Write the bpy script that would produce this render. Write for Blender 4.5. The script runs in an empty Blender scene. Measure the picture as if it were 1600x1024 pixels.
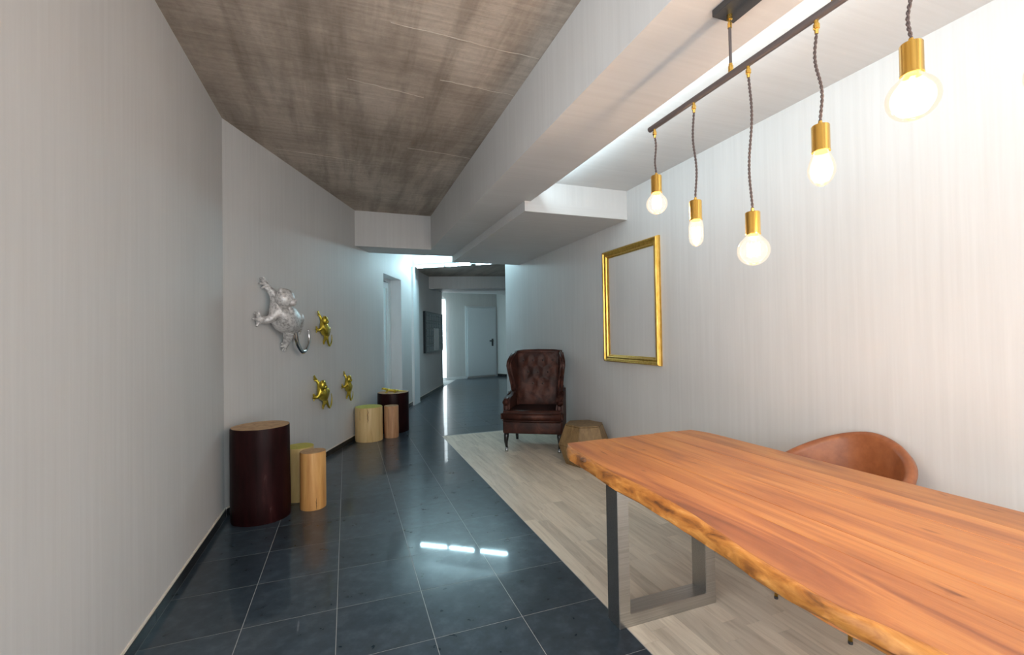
import bpy, bmesh, math, random
from mathutils import Vector, Matrix
R = random.Random(7)
PI = math.pi
scene = bpy.context.scene
COL = scene.collection

# ------------------------------------------------------------------ camera, world, exposure
cam_d = bpy.data.cameras.new('camera')
cam_d.sensor_width = 36.0
cam_d.lens = 36.0 * 700.07 / 1600.0
cam_d.clip_start = 0.02
cam = bpy.data.objects.new('camera', cam_d)
COL.objects.link(cam)
yaw, pitch, roll, CAM_H = 0.354027, 0.0148933, -0.0164343, 1.40
cy_, sy_ = math.cos(yaw), math.sin(yaw)
fw = Vector((sy_, cy_, 0)); rt = Vector((cy_, -sy_, 0)); up = Vector((0, 0, 1))
f2 = fw * math.cos(pitch) + up * math.sin(pitch)
u2 = up * math.cos(pitch) - fw * math.sin(pitch)
r3 = rt * math.cos(roll) + u2 * math.sin(roll)
u3 = u2 * math.cos(roll) - rt * math.sin(roll)
cam.matrix_world = Matrix(((r3.x, u3.x, -f2.x, 0), (r3.y, u3.y, -f2.y, 0), (r3.z, u3.z, -f2.z, CAM_H), (0, 0, 0, 1)))
scene.camera = cam

world = bpy.data.worlds.new('daylight')
scene.world = world
world.use_nodes = True
world.node_tree.nodes['Background'].inputs[0].default_value = (0.98, 1.0, 1.0, 1)
world.node_tree.nodes['Background'].inputs[1].default_value = 3.65
vs = scene.view_settings
vs.view_transform = 'Standard'
try: vs.look = 'None'
except Exception: pass
vs.gamma = 1.0
vs.use_curve_mapping = False
vs.exposure = 0.08
scene.cycles.max_bounces = 10
scene.cycles.diffuse_bounces = 6
scene.cycles.transparent_max_bounces = 16

COOL = (0.74, 0.93, 1.0)
WARM = (1.0, 0.66, 0.42)
def area_light(name, loc, target, sx, sy, power, color):
    d = bpy.data.lights.new(name, 'AREA'); d.shape = 'RECTANGLE'; d.size = sx; d.size_y = sy
    d.energy = power; d.color = color
    o = bpy.data.objects.new(name, d); COL.objects.link(o); o.location = loc
    o.rotation_euler = (Vector(target) - Vector(loc)).to_track_quat('-Z', 'Y').to_euler()
    return o
P_COVE, P_BULB, P_BAY = 20.0, 12.0, 19.0
# cove strip on the right side of the beam, shining up and across the recessed ceiling
cl = area_light('cove_lamp', (1.74, 1.30, 2.725), (2.0, 1.30, 2.87), 5.0, 0.05, P_COVE, COOL)
# daylight from the side window of the far bay
area_light('bay_daylight', (2.25, 12.98, 1.45), (3.6, 13.6, 1.4), 1.5, 2.3, P_BAY, (0.56, 0.92, 1.0))

# ------------------------------------------------------------------ materials
def nt(name):
    m = bpy.data.materials.new(name); m.use_nodes = True
    t = m.node_tree; b = t.nodes['Principled BSDF']
    return m, t, b
def N(t, typ, **kw):
    n = t.nodes.new(typ)
    for k, v in kw.items():
        if k.startswith('_'): setattr(n, k[1:], v)
        else: n.inputs[k.replace('__', ' ')].default_value = v
    return n
def ramp(t, stops):
    r = t.nodes.new('ShaderNodeValToRGB'); cr = r.color_ramp
    while len(cr.elements) > 1: cr.elements.remove(cr.elements[-1])
    cr.elements[0].position = stops[0][0]; cr.elements[0].color = (*stops[0][1], 1)
    for p, c in stops[1:]:
        e = cr.elements.new(p); e.color = (*c, 1)
    return r
def coords(t, scale, kind='pos', rot=(0, 0, 0)):
    mp = t.nodes.new('ShaderNodeMapping'); mp.inputs['Scale'].default_value = scale; mp.inputs['Rotation'].default_value = rot
    if kind == 'pos':
        g = t.nodes.new('ShaderNodeNewGeometry'); t.links.new(g.outputs['Position'], mp.inputs['Vector'])
    else:
        g = t.nodes.new('ShaderNodeTexCoord'); t.links.new(g.outputs['Object'], mp.inputs['Vector'])
    return mp
def simple(name, col, rough=0.5, metal=0.0, coat=0.0):
    m, t, b = nt(name)
    b.inputs['Base Color'].default_value = (*col, 1); b.inputs['Roughness'].default_value = rough
    b.inputs['Metallic'].default_value = metal; b.inputs['Coat Weight'].default_value = coat
    return m
def noise_mat(name, stops, scale, rough=0.5, kind='pos', detail=5, metal=0.0, bump=0.0, bdist=0.01, rand=0.0, rough2=None, distortion=0.0, coat=0.0, nscale=1.0):
    m, t, b = nt(name)
    mp = coords(t, scale, kind)
    nz = N(t, 'ShaderNodeTexNoise', Scale=nscale, Detail=detail, Roughness=0.6, Distortion=distortion)
    vec = mp.outputs[0]
    if rand:
        oi = t.nodes.new('ShaderNodeObjectInfo'); ad = t.nodes.new('ShaderNodeVectorMath'); ad.operation = 'ADD'
        ml = t.nodes.new('ShaderNodeMath'); ml.operation = 'MULTIPLY'; ml.inputs[1].default_value = 37.0
        t.links.new(oi.outputs['Random'], ml.inputs[0]); t.links.new(ml.outputs[0], ad.inputs[1]); t.links.new(vec, ad.inputs[0]); vec = ad.outputs[0]
    t.links.new(vec, nz.inputs['Vector'])
    r = ramp(t, stops); t.links.new(nz.outputs['Fac'], r.inputs['Fac'])
    out = r.outputs['Color']
    if rand:
        hs = t.nodes.new('ShaderNodeHueSaturation')
        mr = t.nodes.new('ShaderNodeMapRange'); mr.inputs['To Min'].default_value = 1 - rand; mr.inputs['To Max'].default_value = 1 + rand
        t.links.new(oi.outputs['Random'], mr.inputs['Value']); t.links.new(mr.outputs[0], hs.inputs['Value']); t.links.new(out, hs.inputs['Color']); out = hs.outputs['Color']
    t.links.new(out, b.inputs['Base Color'])
    b.inputs['Roughness'].default_value = rough; b.inputs['Metallic'].default_value = metal; b.inputs['Coat Weight'].default_value = coat
    if rough2 is not None:
        mr2 = t.nodes.new('ShaderNodeMapRange'); mr2.inputs['To Min'].default_value = rough; mr2.inputs['To Max'].default_value = rough2
        t.links.new(nz.outputs['Fac'], mr2.inputs['Value']); t.links.new(mr2.outputs[0], b.inputs['Roughness'])
    if bump:
        bp = N(t, 'ShaderNodeBump', Strength=bump, Distance=bdist); t.links.new(nz.outputs['Fac'], bp.inputs['Height']); t.links.new(bp.outputs[0], b.inputs['Normal'])
    return m

def plaster(name, scale, lo, hi):
    # brushed wall finish: fine streaks plus broad soft mottling
    m, t, b = nt(name)
    n1 = N(t, 'ShaderNodeTexNoise', Scale=1.0, Detail=6, Roughness=0.65); t.links.new(coords(t, scale).outputs[0], n1.inputs['Vector'])
    n2 = N(t, 'ShaderNodeTexNoise', Scale=1.3, Detail=3); t.links.new(coords(t, (1, 1, 0.6)).outputs[0], n2.inputs['Vector'])
    r1 = ramp(t, [(0.25, lo), (0.75, hi)]); t.links.new(n1.outputs['Fac'], r1.inputs['Fac'])
    r2 = ramp(t, [(0.3, (0.92, 0.92, 0.92)), (0.7, (1.0, 1.0, 1.0))]); t.links.new(n2.outputs['Fac'], r2.inputs['Fac'])
    mx = t.nodes.new('ShaderNodeMix'); mx.data_type = 'RGBA'; mx.blend_type = 'MULTIPLY'; mx.inputs['Factor'].default_value = 1.0
    t.links.new(r1.outputs['Color'], mx.inputs['A']); t.links.new(r2.outputs['Color'], mx.inputs['B'])
    t.links.new(mx.outputs['Result'], b.inputs['Base Color'])
    bp = N(t, 'ShaderNodeBump', Strength=0.05, Distance=0.003); t.links.new(n1.outputs['Fac'], bp.inputs['Height']); t.links.new(bp.outputs[0], b.inputs['Normal'])
    b.inputs['Roughness'].default_value = 0.62
    return m
WLO, WHI = (0.565, 0.56, 0.557), (0.625, 0.622, 0.62)
M_WALL = plaster('brushed_wall', (34, 34, 0.9), WLO, WHI)
M_SOFF = plaster('brushed_soffit', (0.9, 34, 34), WLO, WHI)
M_WHITE = noise_mat('white_paint', [(0.3, (0.70, 0.71, 0.72)), (0.7, (0.76, 0.77, 0.78))], (6, 6, 2), 0.5)

def concrete():
    m, t, b = nt('raw_concrete')
    n1 = N(t, 'ShaderNodeTexNoise', Scale=1.0, Detail=7, Roughness=0.6, Distortion=0.5); t.links.new(coords(t, (1.1, 0.9, 1)).outputs[0], n1.inputs['Vector'])
    n2 = N(t, 'ShaderNodeTexNoise', Scale=1.0, Detail=6, Roughness=0.65); t.links.new(coords(t, (1.6, 30, 1)).outputs[0], n2.inputs['Vector'])
    n3 = N(t, 'ShaderNodeTexNoise', Scale=30.0, Detail=5, Roughness=0.7); t.links.new(coords(t, (1, 1, 1)).outputs[0], n3.inputs['Vector'])
    n4 = N(t, 'ShaderNodeTexNoise', Scale=1.0, Detail=4, Roughness=0.6, Distortion=0.3); t.links.new(coords(t, (7.0, 0.8, 1)).outputs[0], n4.inputs['Vector'])
    r1 = ramp(t, [(0.28, (0.29, 0.238, 0.196)), (0.5, (0.47, 0.40, 0.338)), (0.74, (0.62, 0.55, 0.478))]); t.links.new(n1.outputs['Fac'], r1.inputs['Fac'])
    r2 = ramp(t, [(0.3, (0.80, 0.79, 0.78)), (0.65, (1.05, 1.05, 1.05))]); t.links.new(n2.outputs['Fac'], r2.inputs['Fac'])
    r3 = ramp(t, [(0.3, (0.86, 0.86, 0.86)), (0.55, (1.0, 1.0, 1.0)), (0.78, (1.06, 1.06, 1.06))]); t.links.new(n3.outputs['Fac'], r3.inputs['Fac'])
    r4 = ramp(t, [(0.34, (0.66, 0.65, 0.64)), (0.56, (1.0, 1.0, 1.0))]); t.links.new(n4.outputs['Fac'], r4.inputs['Fac'])
    def mul(a, c):
        mx = t.nodes.new('ShaderNodeMix'); mx.data_type = 'RGBA'; mx.blend_type = 'MULTIPLY'; mx.inputs['Factor'].default_value = 1.0
        t.links.new(a, mx.inputs['A']); t.links.new(c, mx.inputs['B']); return mx.outputs['Result']
    c = mul(mul(mul(r1.outputs['Color'], r2.outputs['Color']), r3.outputs['Color']), r4.outputs['Color'])
    t.links.new(c, b.inputs['Base Color'])
    bp = N(t, 'ShaderNodeBump', Strength=0.35, Distance=0.01); t.links.new(n2.outputs['Fac'], bp.inputs['Height']); t.links.new(bp.outputs[0], b.inputs['Normal'])
    b.inputs['Roughness'].default_value = 0.7
    return m
M_CONC = concrete()
M_SEAM = simple('formwork_seam', (0.66, 0.60, 0.53), 0.8)

M_TILE = noise_mat('slate_tile', [(0.2, (0.016, 0.026, 0.036)), (0.5, (0.030, 0.046, 0.063)), (0.8, (0.062, 0.088, 0.115))], (13, 13, 13), 0.24, detail=12, rand=0.18, rough2=0.34, coat=0.42)
M_TILE.node_tree.nodes['Principled BSDF'].inputs['Coat Roughness'].default_value = 0.045
M_TILE.node_tree.nodes['Principled BSDF'].inputs['Specular IOR Level'].default_value = 0.22
M_TILE2 = M_TILE
M_GROUT = simple('grout', (0.36, 0.37, 0.37), 0.8)
def plank_mat():
    m, t, b = nt('pale_oak_plank')
    oi = t.nodes.new('ShaderNodeObjectInfo'); ml = t.nodes.new('ShaderNodeMath'); ml.operation = 'MULTIPLY'; ml.inputs[1].default_value = 53.0
    t.links.new(oi.outputs['Random'], ml.inputs[0])
    mp = coords(t, (26, 2.2, 1)); ad = t.nodes.new('ShaderNodeVectorMath'); ad.operation = 'ADD'
    t.links.new(mp.outputs[0], ad.inputs[0]); t.links.new(ml.outputs[0], ad.inputs[1])
    nz = N(t, 'ShaderNodeTexNoise', Scale=1.0, Detail=7, Roughness=0.6, Distortion=1.2); t.links.new(ad.outputs[0], nz.inputs['Vector'])
    r = ramp(t, [(0.28, (0.54, 0.465, 0.365)), (0.5, (0.70, 0.62, 0.505)), (0.75, (0.80, 0.72, 0.60))]); t.links.new(nz.outputs['Fac'], r.inputs['Fac'])
    hs = t.nodes.new('ShaderNodeHueSaturation'); mr = t.nodes.new('ShaderNodeMapRange'); mr.inputs['To Min'].default_value = 0.86; mr.inputs['To Max'].default_value = 1.10
    t.links.new(oi.outputs['Random'], mr.inputs['Value']); t.links.new(mr.outputs[0], hs.inputs['Value']); t.links.new(r.outputs['Color'], hs.inputs['Color'])
    t.links.new(hs.outputs['Color'], b.inputs['Base Color']); b.inputs['Roughness'].default_value = 0.42
    return m
M_PLANK = plank_mat()
M_BASE = noise_mat('black_baseboard', [(0.3, (0.010, 0.011, 0.013)), (0.7, (0.024, 0.026, 0.030))], (20, 20, 20), 0.25)
M_CAULK = simple('sealant', (0.74, 0.68, 0.60), 0.7)

def table_mat():
    m, t, b = nt('orange_slab_wood')
    oi = t.nodes.new('ShaderNodeObjectInfo'); ml = t.nodes.new('ShaderNodeMath'); ml.operation = 'MULTIPLY'; ml.inputs[1].default_value = 29.0
    t.links.new(oi.outputs['Random'], ml.inputs[0])
    def vec(sc):
        mp = coords(t, sc); ad = t.nodes.new('ShaderNodeVectorMath'); ad.operation = 'ADD'
        t.links.new(mp.outputs[0], ad.inputs[0]); t.links.new(ml.outputs[0], ad.inputs[1]); return ad.outputs[0]
    n1 = N(t, 'ShaderNodeTexNoise', Scale=1.0, Detail=5, Roughness=0.55, Distortion=1.0); t.links.new(vec((9, 1.1, 4)), n1.inputs['Vector'])
    n2 = N(t, 'ShaderNodeTexNoise', Scale=1.0, Detail=6, Roughness=0.7, Distortion=0.3); t.links.new(vec((120, 3.0, 40)), n2.inputs['Vector'])
    n3 = N(t, 'ShaderNodeTexNoise', Scale=1.0, Detail=3, Roughness=0.5, Distortion=0.5); t.links.new(vec((14, 4.0, 10)), n3.inputs['Vector'])
    r1 = ramp(t, [(0.28, (0.25, 0.084, 0.030)), (0.40, (0.41, 0.152, 0.049)), (0.55, (0.53, 0.215, 0.063)), (0.75, (0.61, 0.298, 0.100))]); t.links.new(n1.outputs['Fac'], r1.inputs['Fac'])
    r2 = ramp(t, [(0.3, (0.80, 0.77, 0.74)), (0.6, (1.0, 1.0, 1.0)), (0.8, (1.06, 1.06, 1.06))]); t.links.new(n2.outputs['Fac'], r2.inputs['Fac'])
    r3 = ramp(t, [(0.0, (1, 1, 1)), (0.69, (1, 1, 1)), (0.76, (0.45, 0.34, 0.32))]); t.links.new(n3.outputs['Fac'], r3.inputs['Fac'])
    def mul(a, c):
        mx = t.nodes.new('ShaderNodeMix'); mx.data_type = 'RGBA'; mx.blend_type = 'MULTIPLY'; mx.inputs['Factor'].default_value = 1.0
        t.links.new(a, mx.inputs['A']); t.links.new(c, mx.inputs['B']); return mx.outputs['Result']
    c = mul(mul(r1.outputs['Color'], r2.outputs['Color']), r3.outputs['Color'])
    hs = t.nodes.new('ShaderNodeHueSaturation'); mr = t.nodes.new('ShaderNodeMapRange'); mr.inputs['To Min'].default_value = 0.80; mr.inputs['To Max'].default_value = 1.06
    t.links.new(oi.outputs['Random'], mr.inputs['Value']); t.links.new(mr.outputs[0], hs.inputs['Value']); t.links.new(c, hs.inputs['Color'])
    t.links.new(hs.outputs['Color'], b.inputs['Base Color']); b.inputs['Roughness'].default_value = 0.38
    bp = N(t, 'ShaderNodeBump', Strength=0.08, Distance=0.003); t.links.new(n2.outputs['Fac'], bp.inputs['Height']); t.links.new(bp.outputs[0], b.inputs['Normal'])
    return m
M_SLAB = table_mat()
M_HEART = M_SLAB.copy(); M_HEART.name = 'heartwood'
for n_ in M_HEART.node_tree.nodes:
    if n_.type == 'VALTORGB' and len(n_.color_ramp.elements) == 4:
        for e_, c_ in zip(n_.color_ramp.elements, ((.18, .058, .024), (.32, .108, .039), (.46, .180, .056), (.55, .25, .085))): e_.color = (*c_, 1)
M_EDGE = noise_mat('live_edge_wood', [(0.30, (0.09, 0.030, 0.008)), (0.45, (0.32, 0.115, 0.020)), (0.60, (0.47, 0.20, 0.042)), (0.76, (0.60, 0.34, 0.12))], (30, 7, 26), 0.5, detail=7, bump=0.5, bdist=0.006, distortion=0.6)
M_KNOT = noise_mat('dark_knot', [(0.3, (0.045, 0.020, 0.010)), (0.7, (0.20, 0.09, 0.04))], (60, 60, 60), 0.6)
def brushed_steel():
    m = noise_mat('brushed_steel', [(0.3, (0.42, 0.41, 0.39)), (0.7, (0.58, 0.57, 0.55))], (3, 220, 220), 0.34, metal=1.0, detail=4)
    return m
M_STEEL = brushed_steel()
M_BLACKMETAL = simple('black_metal', (0.05, 0.05, 0.053), 0.42, 0.3)
M_GUNMETAL = simple('gunmetal', (0.12, 0.10, 0.10), 0.42, 0.35)
M_BRASS = noise_mat('brass', [(0.3, (0.80, 0.49, 0.10)), (0.7, (0.92, 0.62, 0.18))], (80, 80, 3), 0.24, metal=1.0)
M_CORD = noise_mat('cord_fabric', [(0.3, (0.035, 0.028, 0.028)), (0.7, (0.12, 0.085, 0.08))], (300, 300, 300), 0.8)
M_GOLDFRAME = noise_mat('gilt_frame', [(0.3, (0.62, 0.34, 0.055)), (0.7, (0.88, 0.57, 0.15))], (60, 60, 14), 0.30, metal=1.0, bump=0.25, bdist=0.003)
M_GOLD = noise_mat('gold_figure', [(0.3, (0.46, 0.35, 0.035)), (0.7, (0.68, 0.54, 0.085))], (60, 60, 60), 0.33, metal=0.9)
M_SILVER = noise_mat('silver_figure', [(0.32, (0.32, 0.31, 0.31)), (0.5, (0.66, 0.65, 0.65)), (0.68, (0.84, 0.83, 0.83))], (38, 38, 38), 0.42, kind='obj', metal=0.35, bump=0.7, bdist=0.008)
M_CHROME = simple('chrome', (0.75, 0.75, 0.76), 0.06, 1.0)
M_LEATHER = noise_mat('brown_leather', [(0.28, (0.014, 0.0042, 0.0032)), (0.5, (0.044, 0.0135, 0.0088)), (0.78, (0.12, 0.043, 0.028))], (7, 7, 7), 0.46, kind='obj', detail=8, bump=0.25, bdist=0.004, rough2=0.62, distortion=0.8)
M_LEATHER.node_tree.nodes['Principled BSDF'].inputs['Specular IOR Level'].default_value = 0.32
M_BUTTON = simple('leather_button', (0.022, 0.007, 0.005), 0.4)
M_PIPING = simple('leather_piping', (0.045, 0.014, 0.010), 0.45)
M_TAN = noise_mat('tan_leather', [(0.3, (0.21, 0.062, 0.020)), (0.7, (0.34, 0.115, 0.042))], (14, 14, 14), 0.36, kind='obj', detail=7, bump=0.15, bdist=0.002)
M_LEG = simple('black_lacquer', (0.008, 0.008, 0.009), 0.2, coat=0.3)
M_LEGCAP = simple('leg_ferrule', (0.40, 0.42, 0.44), 0.25, 0.9)
def wood(name, stops, scale, rough=0.5, bump=0.2, **k):
    return noise_mat(name, stops, scale, rough, kind='obj', detail=7, bump=bump, bdist=0.004, distortion=0.7, **k)
M_BARKDARK = noise_mat('dark_log_bark', [(0.3, (0.006, 0.0018, 0.002)), (0.6, (0.020, 0.0042, 0.0048)), (0.70, (0.032, 0.008, 0.008)), (0.80, (0.13, 0.08, 0.075))], (14, 14, 2.4), 0.42, kind='obj', detail=8, bump=0.25, bdist=0.004)
M_BARKDARK.node_tree.nodes['Principled BSDF'].inputs['Specular IOR Level'].default_value = 0.12
M_CUTWARM = wood('cut_wood_warm', [(0.3, (0.34, 0.18, 0.075)), (0.7, (0.58, 0.36, 0.17))], (18, 18, 18))
M_CUTYEL = wood('cut_wood_yellow', [(0.3, (0.40, 0.36, 0.03)), (0.7, (0.56, 0.50, 0.07))], (18, 18, 18))
M_LOGYEL = wood('yellow_log', [(0.3, (0.46, 0.32, 0.12)), (0.7, (0.64, 0.48, 0.22))], (12, 12, 1.5))
M_LOGPINE = wood('pine_log', [(0.3, (0.42, 0.18, 0.050)), (0.55, (0.60, 0.32, 0.105)), (0.75, (0.68, 0.41, 0.16))], (14, 14, 1.3))
M_LOGPALE = wood('pale_log', [(0.24, (0.28, 0.14, 0.05)), (0.42, (0.58, 0.40, 0.17)), (0.75, (0.74, 0.56, 0.30))], (13, 13, 1.5))
M_LOGSMALL = wood('rosy_log', [(0.3, (0.34, 0.15, 0.065)), (0.55, (0.52, 0.29, 0.15)), (0.75, (0.60, 0.38, 0.22))], (15, 15, 1.8))
M_CRACK = simple('wood_split', (0.10, 0.045, 0.018), 0.8)
M_STOOL = wood('stool_wood', [(0.3, (0.13, 0.075, 0.028)), (0.7, (0.26, 0.165, 0.070))], (30, 30, 3), 0.55)
M_MAIL = simple('mailbox_dark', (0.020, 0.026, 0.030), 0.3, 0.4)
M_MAILD = noise_mat('mailbox_door', [(0.3, (0.022, 0.030, 0.035)), (0.7, (0.045, 0.058, 0.066))], (5, 5, 5), 0.25, metal=0.3)
M_DOORW = simple('door_white', (0.62, 0.66, 0.69), 0.4)
M_FRAMEW = simple('frame_white', (0.74, 0.78, 0.80), 0.4)
def emis(name, col, st):
    m, t, b = nt(name); b.inputs['Base Color'].default_value = (*col, 1)
    b.inputs['Emission Color'].default_value = (*col, 1); b.inputs['Emission Strength'].default_value = st
    return m
M_TUBE = emis('lit_tube', (0.58, 0.90, 1.0), 145.0)
M_FIL = emis('glowing_filament', (1.0, 0.80, 0.55), 40.0)
M_DAYPANE = emis('daylit_pane', (0.88, 0.96, 1.0), 4.0)
def glass(name, tint, gloss, fr=1.45, emit=None):
    m = bpy.data.materials.new(name); m.use_nodes = True; t = m.node_tree
    for n in list(t.nodes): t.nodes.remove(n)
    o = t.nodes.new('ShaderNodeOutputMaterial'); tr = t.nodes.new('ShaderNodeBsdfTransparent'); tr.inputs[0].default_value = (*tint, 1)
    gl = t.nodes.new('ShaderNodeBsdfGlossy'); gl.inputs['Roughness'].default_value = gloss
    lw = t.nodes.new('ShaderNodeFresnel'); lw.inputs['IOR'].default_value = fr
    mx = t.nodes.new('ShaderNodeMixShader'); t.links.new(lw.outputs[0], mx.inputs[0]); t.links.new(tr.outputs[0], mx.inputs[1]); t.links.new(gl.outputs[0], mx.inputs[2])
    out = mx.outputs[0]
    if emit:
        em = t.nodes.new('ShaderNodeEmission'); em.inputs[0].default_value = (*emit[0], 1); em.inputs[1].default_value = emit[1]
        ad = t.nodes.new('ShaderNodeAddShader'); t.links.new(out, ad.inputs[0]); t.links.new(em.outputs[0], ad.inputs[1]); out = ad.outputs[0]
    t.links.new(out, o.inputs['Surface'])
    return m
M_BULB = glass('bulb_glass', (1.0, 0.99, 0.97), 0.03, 1.22, ((1.0, 0.86, 0.70), 0.22))
M_PANE = simple('frosted_glass', (0.66, 0.74, 0.76), 0.22)

# ------------------------------------------------------------------ mesh helpers
def bm_new(): return bmesh.new()
def obj(name, bm, mat, parent=None, smooth=False, auto=None):
    me = bpy.data.meshes.new(name)
    bmesh.ops.recalc_face_normals(bm, faces=bm.faces)
    bm.to_mesh(me); bm.free()
    mats = mat if isinstance(mat, (list, tuple)) else [mat]
    for m in mats: me.materials.append(m)
    if smooth:
        for p in me.polygons: p.use_smooth = True
        if auto is not None:
            try: me.set_sharp_from_angle(angle=math.radians(auto))
            except Exception: pass
    o = bpy.data.objects.new(name, me); COL.objects.link(o)
    if parent: o.parent = parent
    return o
def box(bm, x0, y0, z0, x1, y1, z1, mi=0):
    v = [bm.verts.new(p) for p in ((x0,y0,z0),(x1,y0,z0),(x1,y1,z0),(x0,y1,z0),(x0,y0,z1),(x1,y0,z1),(x1,y1,z1),(x0,y1,z1))]
    fs = []
    for f in ((0,3,2,1),(4,5,6,7),(0,1,5,4),(1,2,6,5),(2,3,7,6),(3,0,4,7)):
        fc = bm.faces.new([v[i] for i in f]); fc.material_index = mi; fs.append(fc)
    return v, fs
def rbox(x0, y0, z0, x1, y1, z1, r=0.02, seg=3):
    bm = bm_new(); box(bm, x0, y0, z0, x1, y1, z1)
    bmesh.ops.bevel(bm, geom=list(bm.edges), offset=r, segments=seg, profile=0.5, affect='EDGES')
    return bm
def prism(bm, pts, d0, d1, fn, mi=0):
    a = [bm.verts.new(fn(p[0], p[1], d0)) for p in pts]; b = [bm.verts.new(fn(p[0], p[1], d1)) for p in pts]
    n = len(pts)
    fs = [bm.faces.new(a[::-1]), bm.faces.new(b)]
    for i in range(n): fs.append(bm.faces.new((a[i], a[(i+1) % n], b[(i+1) % n], b[i])))
    for f in fs: f.material_index = mi
    return a, b, fs
XY = lambda u, v, d: (u, v, d)
YZ = lambda u, v, d: (d, u, v)
def frame_at(tan):
    tan = tan.normalized(); a = Vector((0, 0, 1)) if abs(tan.z) < 0.9 else Vector((1, 0, 0))
    x = tan.cross(a).normalized(); return x, tan.cross(x).normalized()
def tube(bm, pts, rad, n=8, caps=True, flat=1.0):
    pts = [Vector(p) for p in pts]; rings = []; px = None
    for i, p in enumerate(pts):
        tg = (pts[min(i+1, len(pts)-1)] - pts[max(i-1, 0)])
        if px is None: x, y = frame_at(tg)
        else:
            tn = tg.normalized(); x = (px - tn * px.dot(tn)).normalized(); y = tn.cross(x)
        px = x
        r = rad[i] if isinstance(rad, (list, tuple)) else rad
        rings.append([bm.verts.new(p + x * (math.cos(2*PI*k/n) * r) + y * (math.sin(2*PI*k/n) * r * flat)) for k in range(n)])
    for a, b in zip(rings, rings[1:]):
        for k in range(n): bm.faces.new((a[k], a[(k+1) % n], b[(k+1) % n], b[k]))
    if caps: bm.faces.new(rings[0][::-1]); bm.faces.new(rings[-1])
def lathe(bm, prof, c=(0, 0, 0), n=24, capb=True, capt=True, fn=None):
    rings = []
    for r, z in prof:
        ring = []
        for k in range(n):
            a = 2*PI*k/n; rr = r * (fn(a, z) if fn else 1.0)
            ring.append(bm.verts.new((c[0] + rr*math.cos(a), c[1] + rr*math.sin(a), c[2] + z)))
        rings.append(ring)
    for a, b in zip(rings, rings[1:]):
        for k in range(n): bm.faces.new((a[k], a[(k+1) % n], b[(k+1) % n], b[k]))
    if capb: bm.faces.new(rings[0][::-1])
    if capt: bm.faces.new(rings[-1])
def empty(name, loc, rz=0.0):
    o = bpy.data.objects.new(name, None); COL.objects.link(o); o.location = loc; o.rotation_euler = (0, 0, rz); o.empty_display_size = 0.1
    return o
def tag(o, label, cat, group=None):
    o['label'] = label; o['category'] = cat
    if group: o['group'] = group
    return o
def struct(o, label=None):
    o['kind'] = 'structure'
    if label: o['label'] = label
    return o
def sbox(name, x0, y0, z0, x1, y1, z1, mat, label=None):
    bm = bm_new(); box(bm, x0, y0, z0, x1, y1, z1); return struct(obj(name, bm, mat), label)
def sprism(name, pts, z0, z1, mat, label=None):
    bm = bm_new(); prism(bm, pts, z0, z1, XY); return struct(obj(name, bm, mat), label)
def clip(poly, px, py, nx, ny):       # keep the half plane (p - P).n >= 0
    out = []
    for i in range(len(poly)):
        a, b = poly[i], poly[(i+1) % len(poly)]
        da = (a[0]-px)*nx + (a[1]-py)*ny; db = (b[0]-px)*nx + (b[1]-py)*ny
        if da >= 0: out.append(a)
        if (da >= 0) != (db >= 0):
            s = da/(da-db); out.append((a[0]+(b[0]-a[0])*s, a[1]+(b[1]-a[1])*s))
    return out
def area2(poly):
    return abs(sum(poly[i][0]*poly[(i+1) % len(poly)][1] - poly[(i+1) % len(poly)][0]*poly[i][1] for i in range(len(poly))))/2

# ------------------------------------------------------------------ room shell
YB, YLW = -1.3, 1.45                                  # unseen glazed openings behind and left of the photographer, added and sized for daylight fill
XL, XR, ZC = -0.91, 2.745, 3.154
A = Vector((XL, 4.10)); WD = Vector((1.037, 2.46)).normalized(); WN = Vector((WD.y, -WD.x))   # angled left wall: start, direction, inward normal
WANG = math.atan2(WD.y, WD.x)
def wp(s, o=0.0): return (A.x + WD.x*s + WN.x*o, A.y + WD.y*s + WN.y*o)
S_END = 8.62
S_D0, S_D1, DTOP, DDEP = 3.83, 4.83, 2.45, 0.20      # door recess along the angled wall
sprism('wall_left', [(XL, YLW), (XL, 4.10), (XL-0.16, 4.13), (XL-0.16, YLW)], 0, ZC+0.1, M_WALL, 'pale grey brushed wall on the left')
# angled wall with a door recess cut into it
def wall_piece(bm, s0, s1, o0, o1, z0, z1):
    prism(bm, [wp(s0, o0), wp(s1, o0), wp(s1, o1), wp(s0, o1)], z0, z1, XY)
bm = bm_new()
wall_piece(bm, 0, S_D0, 0, -0.16, 0, ZC+0.1)
wall_piece(bm, S_D0, S_D1, 0, -0.16, DTOP, ZC+0.1)
wall_piece(bm, S_D1, S_END, 0, -0.16, 0, ZC+0.1)
wall_piece(bm, S_D0-0.05, S_D0, -0.16, -0.45, 0, DTOP+0.05)
wall_piece(bm, S_D1, S_D1+0.05, -0.16, -0.45, 0, DTOP+0.05)
wall_piece(bm, S_D0-0.05, S_D1+0.05, -0.16, -0.45, DTOP, DTOP+0.05)
wall_piece(bm, S_D0-0.05, S_D1+0.05, -0.46, -0.50, 0, DTOP+0.05)
struct(obj('wall_angled', bm, M_WALL), 'angled grey wall running back into the hallway')
# pilaster beside the door
bm = bm_new(); wall_piece(bm, 5.52, 5.94, 0.0, 0.05, 0, 2.80); struct(obj('trim_1', bm, M_FRAMEW), 'white flat pilaster on the angled wall beyond the door recess')
sbox('wall_right', XR, YB, 0, XR+0.16, 7.74, ZC+0.1, M_WALL, 'long bright grey brushed wall on the right')
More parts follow.
